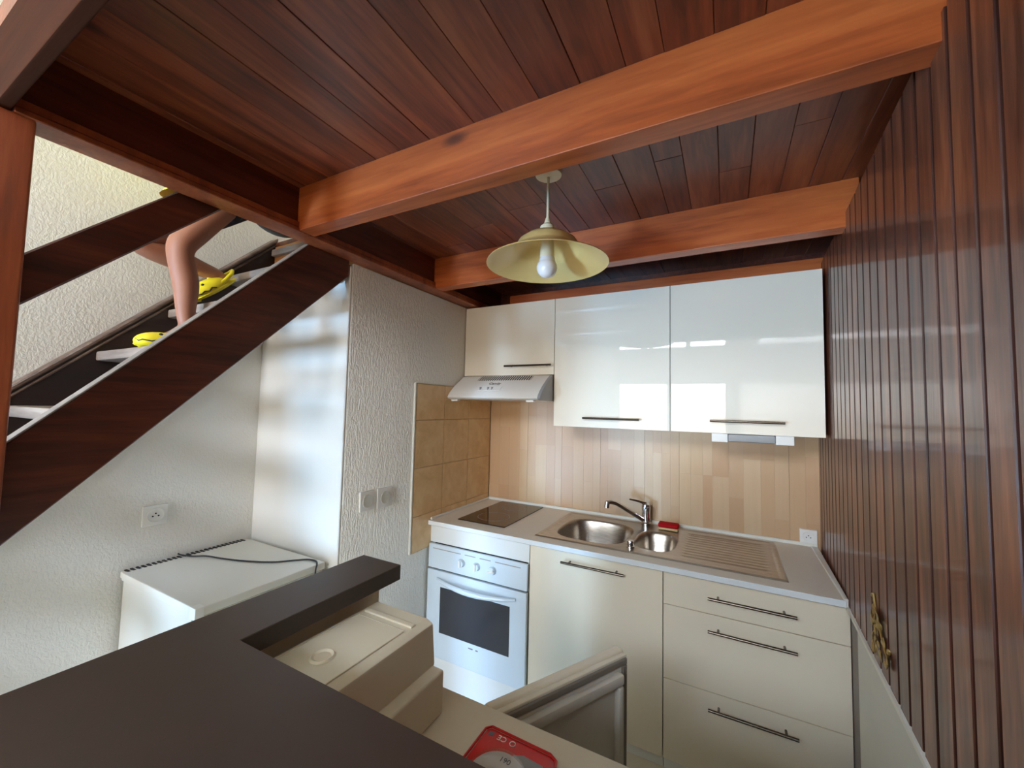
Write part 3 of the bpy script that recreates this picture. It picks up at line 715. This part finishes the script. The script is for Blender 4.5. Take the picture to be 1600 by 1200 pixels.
cb = [(-2.566, -1.50, 0.866), (-2.545, -1.497, 0.8638), (-2.50, -1.478, 0.8615), (-2.455, -1.447, 0.8615), (-2.38, -1.43, 0.8615), (-2.298, -1.407, 0.8615), (-2.21, -1.372, 0.8615), (-2.147, -1.335, 0.8615), (-2.10, -1.285, 0.8615), (-2.062, -1.252, 0.8615), (-2.02, -1.246, 0.8615), (-1.990, -1.262, 0.857), (-1.984, -1.272, 0.83), (-1.984, -1.275, 0.70)]
top('power_cable', MB().tube(smooth_path(cb), 0.0032, 8), MT['cable'], 'thin black cable lying across the top of the closed refrigerator', 'cable', (-2.3, -1.4, 0.86))

# ------------------------------------------------------------------ bar counter
br = thing('bar_counter', (-0.9, -2.15, 0), 'dark brown bar counter with a narrow arm in the foreground', 'counter')
part('bar_top', MB().prism([(-1.413, -2.62), (-0.25, -2.62), (-0.25, -1.957), (-1.262, -1.957), (-1.262, -1.560), (-1.400, -1.560)], 1.062, 1.10, 'z', 0.0015), MT['bar'], br)
part('support_wall', MB().box(-1.388, -1.292, -2.50, -1.604, 0.0, 1.0615).box(-1.29, -0.27, -2.50, -2.12, 0.0, 1.0615), MT['plastic'], br, label='beige panel carrying the bar')
lc = thing('lower_counter', (-0.75, -1.84, 0.80), 'lower beige shelf board behind the dark bar', 'counter')
part('board', MB().box(-1.291, -0.27, -2.118, -1.570, 0.829, 0.850, 0.0015), MT['plastic'], lc)
part('end_support', MB().box(-0.29, -0.272, -2.118, -1.60, 0.0, 0.829), MT['carcass'], lc)
# fridge with its door open
f2 = thing('open_refrigerator', (-0.78, -1.83, 0), 'small refrigerator below the bar with its door standing open', 'refrigerator')
fm = MB()
X0, X1, Y0, Y1 = -1.035, -0.56, -2.10, -1.60
fm.box(X0, X1, Y0, Y0+0.04, 0.03, 0.822).box(X0, X0+0.035, Y0+0.04, Y1, 0.03, 0.822).box(X1-0.035, X1, Y0+0.04, Y1, 0.03, 0.822).box(X0+0.035, X1-0.035, Y0+0.04, Y1, 0.785, 0.822).box(X0+0.035, X1-0.035, Y0+0.04, Y1, 0.03, 0.09)
part('cabinet', fm, MT['plastic'], f2)
for zz in (0.30, 0.52): part('shelf', MB().box(X0+0.036, X1-0.036, Y0+0.05, Y1-0.05, zz, zz+0.006), MT['liner'], f2)
for xx in (X0+0.05, X1-0.05):
    for yy in (Y0+0.05, Y1-0.05): part('foot', MB().cyl((xx, yy, 0), (xx, yy, 0.032), 0.018, 12), MT['dark'], f2)
# door frame: d = along the door, nrm = towards the inner face
H = Vector((-1.016, -1.532, 0)); dd = Vector((0.476, 0.879, 0)).normalized(); nn = Vector((dd.y, -dd.x, 0))
MD = Matrix.Identity(4)
for i in range(3): MD[i][0] = dd[i]; MD[i][1] = nn[i]; MD[i][2] = (0,0,1)[i]
MD.translation = H
DL, DT = 0.455, 0.046
dm = MB().box(0, DL, 0, 0.030, 0.06, 0.822, 0.008, 3, MD).box(0.004, DL-0.004, 0.028, DT, 0.064, 0.818, 0.006, 2, MD)
fd = part('door', dm, MT['plastic'], f2)
g = MB().box(0.012, DL-0.012, DT-0.001, DT+0.007, 0.795, 0.812, 0.002, 1, MD).box(0.012, DL-0.012, DT-0.001, DT+0.007, 0.07, 0.088, 0.002, 1, MD).box(0.012, 0.030, DT-0.001, DT+0.007, 0.089, 0.794, 0.002, 1, MD).box(DL-0.030, DL-0.012, DT-0.001, DT+0.007, 0.089, 0.794, 0.002, 1, MD)
part('gasket', g, MT['gasket'], fd)
ln = MB().box(0.034, DL-0.034, DT-0.001, DT+0.004, 0.092, 0.791, 0.001, 1, MD)
ln.box(0.040, DL-0.040, DT, DT+0.024, 0.755, 0.785, 0.008, 2, MD).box(0.040, 0.062, DT, DT+0.024, 0.10, 0.754, 0.008, 2, MD).box(DL-0.062, DL-0.040, DT, DT+0.024, 0.10, 0.754, 0.008, 2, MD)
part('door_liner', ln, MT['liner'], fd, label='grey moulded inner liner')
for zz in (0.14, 0.42): part('door_shelf', MB().box(0.063, DL-0.063, DT+0.004, DT+0.07, zz, zz+0.05, 0.006, 2, MD), MT['liner'], fd)
# white plastic appliance on the lower counter
ap = thing('countertop_appliance', (-1.18, -1.83, 0.85), 'cream plastic box shaped appliance with a stepped side beside the bar arm', 'appliance')
part('lower_casing', MB().box(-1.288, -1.054, -2.10, -1.637, 0.8505, 0.943, 0.006, 3), MT['plastic'], ap)
part('upper_casing', MB().prism([(-1.276, 0.94), (-1.082, 0.94), (-1.090, 1.030), (-1.108, 1.037), (-1.262, 1.037), (-1.276, 1.028)], -2.08, -1.634, 'y', 0.005, 2), MT['plastic'], ap)
part('lid', MB().box(-1.252, -1.112, -2.02, -1.705, 1.0365, 1.0395, 0.0028, 3).box(-1.252, -1.108, -1.688, -1.672, 1.036, 1.0405, 0.003, 3), MT['plastic'], ap, label='raised rectangular lid')
part('button', MB().lathe([(0.0, 0.0032), (0.010, 0.0034), (0.015, 0.0018), (0.020, 0.0045), (0.024, 0.0)], (-1.182, -1.850, 1.039), 28, cap=False), MT['plastic'], ap)
# red blister pack
rp = thing('blister_pack', (-0.868, -1.69, 0.85), 'red blister pack holding a white disc on the lower shelf', 'package')
cm = MB().prism([(-0.945, -1.80), (-0.790, -1.80), (-0.790, -1.640), (-0.800, -1.626), (-0.938, -1.623), (-0.945, -1.630)], 0.8502, 0.8535, 'z', 0.0008)
part('card', cm, MT['red'], rp)
part('rim', MB().tube([(-0.948, -1.80, 0.855), (-0.9475, -1.632, 0.8555), (-0.938, -1.6215, 0.8555), (-0.806, -1.6245, 0.8555), (-0.792, -1.633, 0.8555), (-0.7875, -1.648, 0.8555), (-0.7875, -1.80, 0.855)], 0.0025, 8), MT['red'], rp)
part('grey_insert', MB().prism([(-0.868, -1.80), (-0.800, -1.80), (-0.800, -1.668), (-0.810, -1.655), (-0.850, -1.652), (-0.868, -1.66)], 0.8536, 0.8552, 'z', 0.0004), MT['greyplastic'], rp)
ds = part('disc', MB().lathe([(0.0, 0.014), (0.030, 0.0135), (0.047, 0.011), (0.052, 0.006), (0.052, 0.0), (0.0, 0.0)], (-0.872, -1.722, 0.8554), 40, cap=False), MT['disc'], rp)
part('blister', MB().lathe([(0.0, 0.017), (0.034, 0.0165), (0.052, 0.0125), (0.056, 0.006), (0.060, 0.0)], (-0.872, -1.722, 0.8554), 40, cap=False), MT['blister'], rp)
part('print_square', MB().box(-0.937, -0.926, -1.641, -1.631, 0.8535, 0.8541), MT['blue'], rp)
text_mesh('CE', 0.017, MT['white_ink'], 'print_mark', Matrix.Translation((-0.906, -1.637, 0.8542)) @ Matrix.Rotation(PI, 4, 'Z'), rp, 0.0003)
part('print_ring', MB().lathe([(0.0065, 0.0), (0.0065, 0.0006), (0.005, 0.0006), (0.005, 0.0), (0.0065, 0)], (-0.882, -1.638, 0.8538), 24, cap=False), MT['white_ink'], rp)
text_mesh('190', 0.015, MT['dark_ink'], 'disc_number', Matrix.Translation((-0.868, -1.695, 0.8692)), rp, 0.0003)

# brass ornament on the boards
orn = thing('wall_ornament', (wx(-1.05)-0.007, -1.06, 0.93), 'small speckled brass sprig fixed low on the boarded wall', 'ornament')
stem = [(1.052, -0.936), (1.022, -0.955), (0.995, -0.985), (0.965, -1.02), (0.945, -1.06)]
def on_boards(y, z, o): return (wx(y)-0.007-o, y, z)
part('stem', MB().tube(smooth_path([on_boards(y-0.03, z, 0.003) for z, y in stem]), 0.003, 8), MT['brass'], orn)
rng = random.Random(5)
leafs = [(-0.937, 1.048, .5), (-0.940, 1.034, .6), (-0.947, 1.022, .7), (-0.955, 1.012, .8)]
for k in range(46):                      # a fan of small leaves that widens downwards
    a = rng.random()**0.8; w = 0.004+0.075*min(1, a*1.5)
    leafs.append((-0.955-0.060*a+rng.uniform(-w, w)*0.95, 1.020-0.095*a+rng.uniform(-1, 1)*0.022, rng.uniform(.7, 1.2)))
lf0 = None
for y, z, sc_ in leafs:
    c = Vector(on_boards(y*1.06+0.025, z, rng.uniform(0.002, 0.008)))
    Mq = Matrix.Rotation(rng.uniform(-0.9, 0.9), 4, 'X') @ Matrix.Rotation(rng.uniform(-0.6, 0.6), 4, 'Z')
    me = MB().ell((0,0,0), (0.0022, 0.0075*sc_, 0.0105*sc_), Mq, 8, 6).mesh('leaf', MT['brass'], (0,0,0), 60)
    link('leaf', me, c, orn)

# ------------------------------------------------------------------ person on the stairs
def skin_mesh(nodes, edges, root, sub=2):
    me = bpy.data.meshes.new('sk'); me.from_pydata([n[0] for n in nodes], edges, [])
    o = bpy.data.objects.new('sk', me); COL.objects.link(o)
    md = o.modifiers.new('s', 'SKIN'); md.use_smooth_shade = True
    sv = me.skin_vertices[0].data
    for i, n in enumerate(nodes):
        r = n[1]; sv[i].radius = (r, r) if not isinstance(r, tuple) else r
        sv[i].use_root = (i == root)
    ms = o.modifiers.new('d', 'SUBSURF'); ms.levels = sub; ms.render_levels = sub
    dg = bpy.context.evaluated_depsgraph_get(); dg.update()
    out = bpy.data.meshes.new_from_object(o.evaluated_get(dg)); bpy.data.objects.remove(o); bpy.data.meshes.remove(me)
    return out
P = thing('person', (-2.26, -1.66, 1.69), 'person in yellow shirt and yellow slippers walking down the dark stairs', 'person')
nd = []; ed = []
def nv(p, r, link_to=None):
    nd.append((p, r)); i = len(nd)-1
    if link_to is not None: ed.append((link_to, i))
    return i
pel = nv((-2.28, -1.455, 2.41), 0.088)
sp1 = nv((-2.28, -1.50, 2.53), 0.082, pel); sp2 = nv((-2.28, -1.56, 2.67), 0.092, sp1); sp3 = nv((-2.28, -1.605, 2.77), 0.070, sp2)
nk = nv((-2.28, -1.635, 2.84), 0.036, sp3); nk2 = nv((-2.28, -1.655, 2.885), 0.036, nk)
hd1 = nv((-2.28, -1.672, 2.95), (0.068, 0.075), nk2); hd2 = nv((-2.28, -1.665, 3.02), (0.074, 0.085), hd1); hd3 = nv((-2.28, -1.655, 3.075), (0.045, 0.05), hd2)
def leg(hip, knee, ankle, toe, heelr):
    h = nv(hip, 0.062, pel)
    m1 = nv(tuple(Vector(hip).lerp(Vector(knee), 0.5)), 0.052, h)
    k1 = nv(tuple(Vector(hip).lerp(Vector(knee), 0.88)), 0.047, m1)
    k = nv(knee, 0.046, k1)
    c0 = nv(tuple(Vector(knee).lerp(Vector(ankle), 0.18)), 0.042, k)
    c1 = nv(tuple(Vector(knee).lerp(Vector(ankle), 0.42)+Vector((0, 0.012, 0))), 0.044, c0)
    c2 = nv(tuple(Vector(knee).lerp(Vector(ankle), 0.78)), 0.031, c1)
    a = nv(ankle, 0.027, c2)
    f1 = nv(tuple(Vector(ankle).lerp(Vector(toe), 0.4)+Vector((0, 0, -0.016))), 0.026, a)
    nv(toe, 0.018, f1)
leg((-2.225, -1.500, 2.395), (-2.205, -1.715, 2.060), (-2.21, -1.672, 1.775), (-2.212, -1.775, 1.712), 0)
leg((-2.34, -1.455, 2.38), (-2.365, -1.790, 2.075), (-2.36, -1.500, 2.035), (-2.358, -1.590, 1.928), 0)
def arm(sh, el, wr, hand_dir, sgn):
    s0 = nv(sh, 0.040, sp3); u = nv(tuple(Vector(sh).lerp(Vector(el), 0.5)), 0.033, s0)
    e = nv(el, 0.028, u); f = nv(tuple(Vector(el).lerp(Vector(wr), 0.4)), 0.028, e); w = nv(wr, 0.020, f)
    pal = nv(tuple(Vector(wr)+Vector(hand_dir)*0.045), (0.026, 0.013), w)
    return Vector(wr)+Vector(hand_dir)*0.05
pL = arm((-2.165, -1.60, 2.775), (-2.115, -1.475, 2.62), (-2.13, -1.385, 2.49), Vector((0, 0.25, -0.97)), 1)
pR = arm((-2.395, -1.61, 2.775), (-2.44, -1.58, 2.61), (-2.42, -1.70, 2.50), Vector((0, -0.75, -0.66)), -1)
bme = skin_mesh(nd, ed, pel)
bme.transform(Matrix.Translation(-WL[P.name])); bme.materials.clear(); bme.materials.append(MT['skin'])
bb = bmesh.new(); bb.from_mesh(bme)
def add_tmp(mb):
    mm = bpy.data.meshes.new('t'); mb.bm.to_mesh(mm); mb.bm.free(); mm.transform(Matrix.Translation(-WL[P.name])); bb.from_mesh(mm); bpy.data.meshes.remove(mm)
for (pp, hdv, side) in ((pL, Vector((0, 0.25, -0.97)), Vector((0, 1, 0.25))), (pR, Vector((0, -0.75, -0.66)), Vector((1, 0, 0)))):
    curl = Vector((-0.3 if side.y else 0, 0, 0)) + Vector((0, 0.5 if not side.y else 0, -0.2))
    for k, L in enumerate((0.040, 0.046, 0.043, 0.034)):
        b0 = pp+side*(0.018-0.012*k)
        fm_ = MB().tube([b0-hdv*0.012, b0+hdv*L*0.5, b0+hdv*L*0.85+curl*0.010, b0+hdv*L+curl*0.024], 0.006, 8, [0.0068, 0.0065, 0.006, 0.0045]); add_tmp(fm_)
    b0 = pp-hdv*0.035+side*0.02
    add_tmp(MB().tube([b0, b0+side*0.018+hdv*0.015, b0+side*0.022+hdv*0.034], 0.007, 8, [0.008, 0.007, 0.005]))
hc = Vector((-2.28, -1.672, 2.985))
add_tmp(MB().ell(hc+Vector((0, -0.088, -0.012)), (0.010, 0.016, 0.018), nu=10, nv=8))
for sx in (-1, 1): add_tmp(MB().ell(hc+Vector((sx*0.078, 0.012, -0.005)), (0.008, 0.018, 0.026), nu=10, nv=8))
bb.to_mesh(bme); bb.free()
for p in bme.polygons: p.use_smooth = True
link('body', bme, WL[P.name], P)
em = MB()
for sx in (-1, 1): em.ell(hc+Vector((sx*0.030, -0.074, 0.010)), (0.012, 0.008, 0.007), nu=12, nv=8)
part('eyes', em, MT['eye'], P)
em = MB()
for sx in (-1, 1): em.ell(hc+Vector((sx*0.030, -0.081, 0.010)), (0.005, 0.003, 0.005), nu=10, nv=6)
part('pupils', em, MT['hair'], P)
part('mouth', MB().ell(hc+Vector((0, -0.076, -0.044)), (0.020, 0.007, 0.006), nu=12, nv=6), MT['lip'], P)
part('hair', MB().ell(hc+Vector((0, 0.022, 0.030)), (0.088, 0.094, 0.088), nu=24, nv=16, fn=lambda p: Vector((p.x, p.y, p.z if p.z > -0.5 else -0.5-0.4*(abs(p.z)-0.5)))), MT['hair'], P)
# shirt: rings down the trunk, hanging loose at the front; sleeves
def ring_tube(rings, n=28):
    V = []; Fc = []
    for (c, rx, ry, tilt) in rings:
        for k in range(n):
            a = 2*PI*k/n
            V.append((c[0]+rx*math.cos(a), c[1]+ry*math.sin(a), c[2]+tilt*math.sin(a)))
    for i in range(len(rings)-1):
        for k in range(n):
            Fc.append((i*n+k, i*n+(k+1)%n, (i+1)*n+(k+1)%n, (i+1)*n+k))
    return MB().raw(V, Fc)
shm = ring_tube([((-2.28, -1.560, 2.330), 0.150, 0.188, 0.064), ((-2.28, -1.530, 2.42), 0.142, 0.140, 0.02), ((-2.28, -1.545, 2.55), 0.132, 0.118, 0.0), ((-2.28, -1.575, 2.68), 0.135, 0.105, 0.0), ((-2.28, -1.600, 2.765), 0.120, 0.085, 0.0), ((-2.28, -1.620, 2.815), 0.065, 0.055, 0.0), ((-2.28, -1.630, 2.835), 0.048, 0.046, 0.0)])
shm.tube([(-2.20, -1.605, 2.775), (-2.155, -1.585, 2.755), (-2.13, -1.54, 2.69)], 0.05, 16, [0.055, 0.052, 0.050])
shm.tube([(-2.36, -1.61, 2.775), (-2.405, -1.605, 2.755), (-2.425, -1.595, 2.69)], 0.05, 16, [0.055, 0.052, 0.050])
part('shirt', shm, MT['shirt'], P, 60)
so = MB()
for hip, knee in (((-2.225, -1.500, 2.395), (-2.205, -1.715, 2.060)), ((-2.34, -1.455, 2.38), (-2.365, -1.790, 2.075))):
    a, b_ = Vector(hip), Vector(knee)
    so.tube([a+Vector((0, 0, 0.05)), a, a.lerp(b_, 0.25), a.lerp(b_, 0.38)], 0.08, 20, [0.080, 0.078, 0.072, 0.068])
so.ell((-2.28, -1.455, 2.42), (0.125, 0.102, 0.075))
part('shorts', so, MT['shorts'], P, 60)
# yellow slippers with a small face
def slipper(heel, toe, up):
    heel, toe = Vector(heel), Vector(toe); d = (toe-heel); L = d.length; d.normalize(); up = Vector(up); s = d.cross(up).normalized(); up = s.cross(d).normalized()
    Mx = Matrix.Identity(4)
    for i in range(3): Mx[i][0] = s[i]; Mx[i][1] = d[i]; Mx[i][2] = up[i]
    Mx.translation = heel
    sole = MB().ell((0, L*0.5, 0.008), (0.045, L*0.53, 0.014), Mx, 24, 10, lambda p: Vector((p.x*(1+0.18*p.y), p.y, p.z)))
    sl = part('slipper', sole, MT['yellow'], P, 60, label='yellow foam slipper')
    upm = MB().ell((0, L*0.60, 0.020), (0.046, L*0.43, 0.036), Mx, 24, 14, lambda p: Vector((p.x, p.y, max(p.z, -0.25) if p.y < 0.6 else p.z)))
    upm.tube([Mx @ Vector((-0.034, L*0.42, 0.018)), Mx @ Vector((-0.034, L*0.10, 0.034)), Mx @ Vector((0, -0.012, 0.040)), Mx @ Vector((0.034, L*0.10, 0.034)), Mx @ Vector((0.034, L*0.42, 0.018))], 0.008, 10)
    upm.ell((0, L*0.36, 0.054), (0.012, 0.024, 0.022), Mx, 12, 8)
    part('upper', upm, MT['yellow'], sl, 60)
    part('mouth_line', MB().tube([Mx @ Vector((0.0475*math.cos(a), L*0.62+L*0.395*math.sin(a), 0.020+0.004*math.cos(14*a))) for a in [PI*k/16 for k in range(-1, 18)]], 0.0022, 6), MT['dark'], sl)
    for sx in (-1, 1): part('eye_dot', MB().ell((sx*0.030, L*0.70, 0.045), (0.006, 0.006, 0.005), Mx, 10, 8), MT['dark'], sl)
slipper((-2.21, -1.628, 1.691), (-2.213, -1.812, 1.693), (0, 0, 1))
slipper((-2.36, -1.445, 2.035), (-2.357, -1.600, 1.900), (0, -0.60, 0.80))
# grey bag hanging from the hand
bgm = thing('hand_bag', (-2.20, -1.37, 2.235), 'dark grey cloth bag hanging behind the person on the stairs', 'bag')
part('pouch', MB().ell((-2.22, -1.37, 2.335), (0.055, 0.130, 0.095), None, 28, 16, lambda p: Vector((p.x, p.y, max(-0.98, min(p.z, 0.9))))), MT['bag'], bgm, 60)
part('strap', MB().tube(smooth_path([(-2.19, -1.45, 2.40), (-2.15, -1.40, 2.45), (-2.13, -1.375, 2.462), (-2.15, -1.34, 2.45), (-2.20, -1.29, 2.39)]), 0.006, 8), MT['bag'], bgm)


# ------------------------------------------------------------------ added unseen roof and walls that block sky light at the french window
lg = MB().box(-4.6, 0.7, -9.0, -6.16, 2.20, 2.36).box(-4.6, -4.45, -9.0, -6.16, -0.1, 2.20).box(0.55, 0.7, -9.0, -6.16, -0.1, 2.2).box(-2.62, 0.7, -9.0, -6.16, -0.25, -0.1)
struct('added_sky_block', lg, MT['paint'])
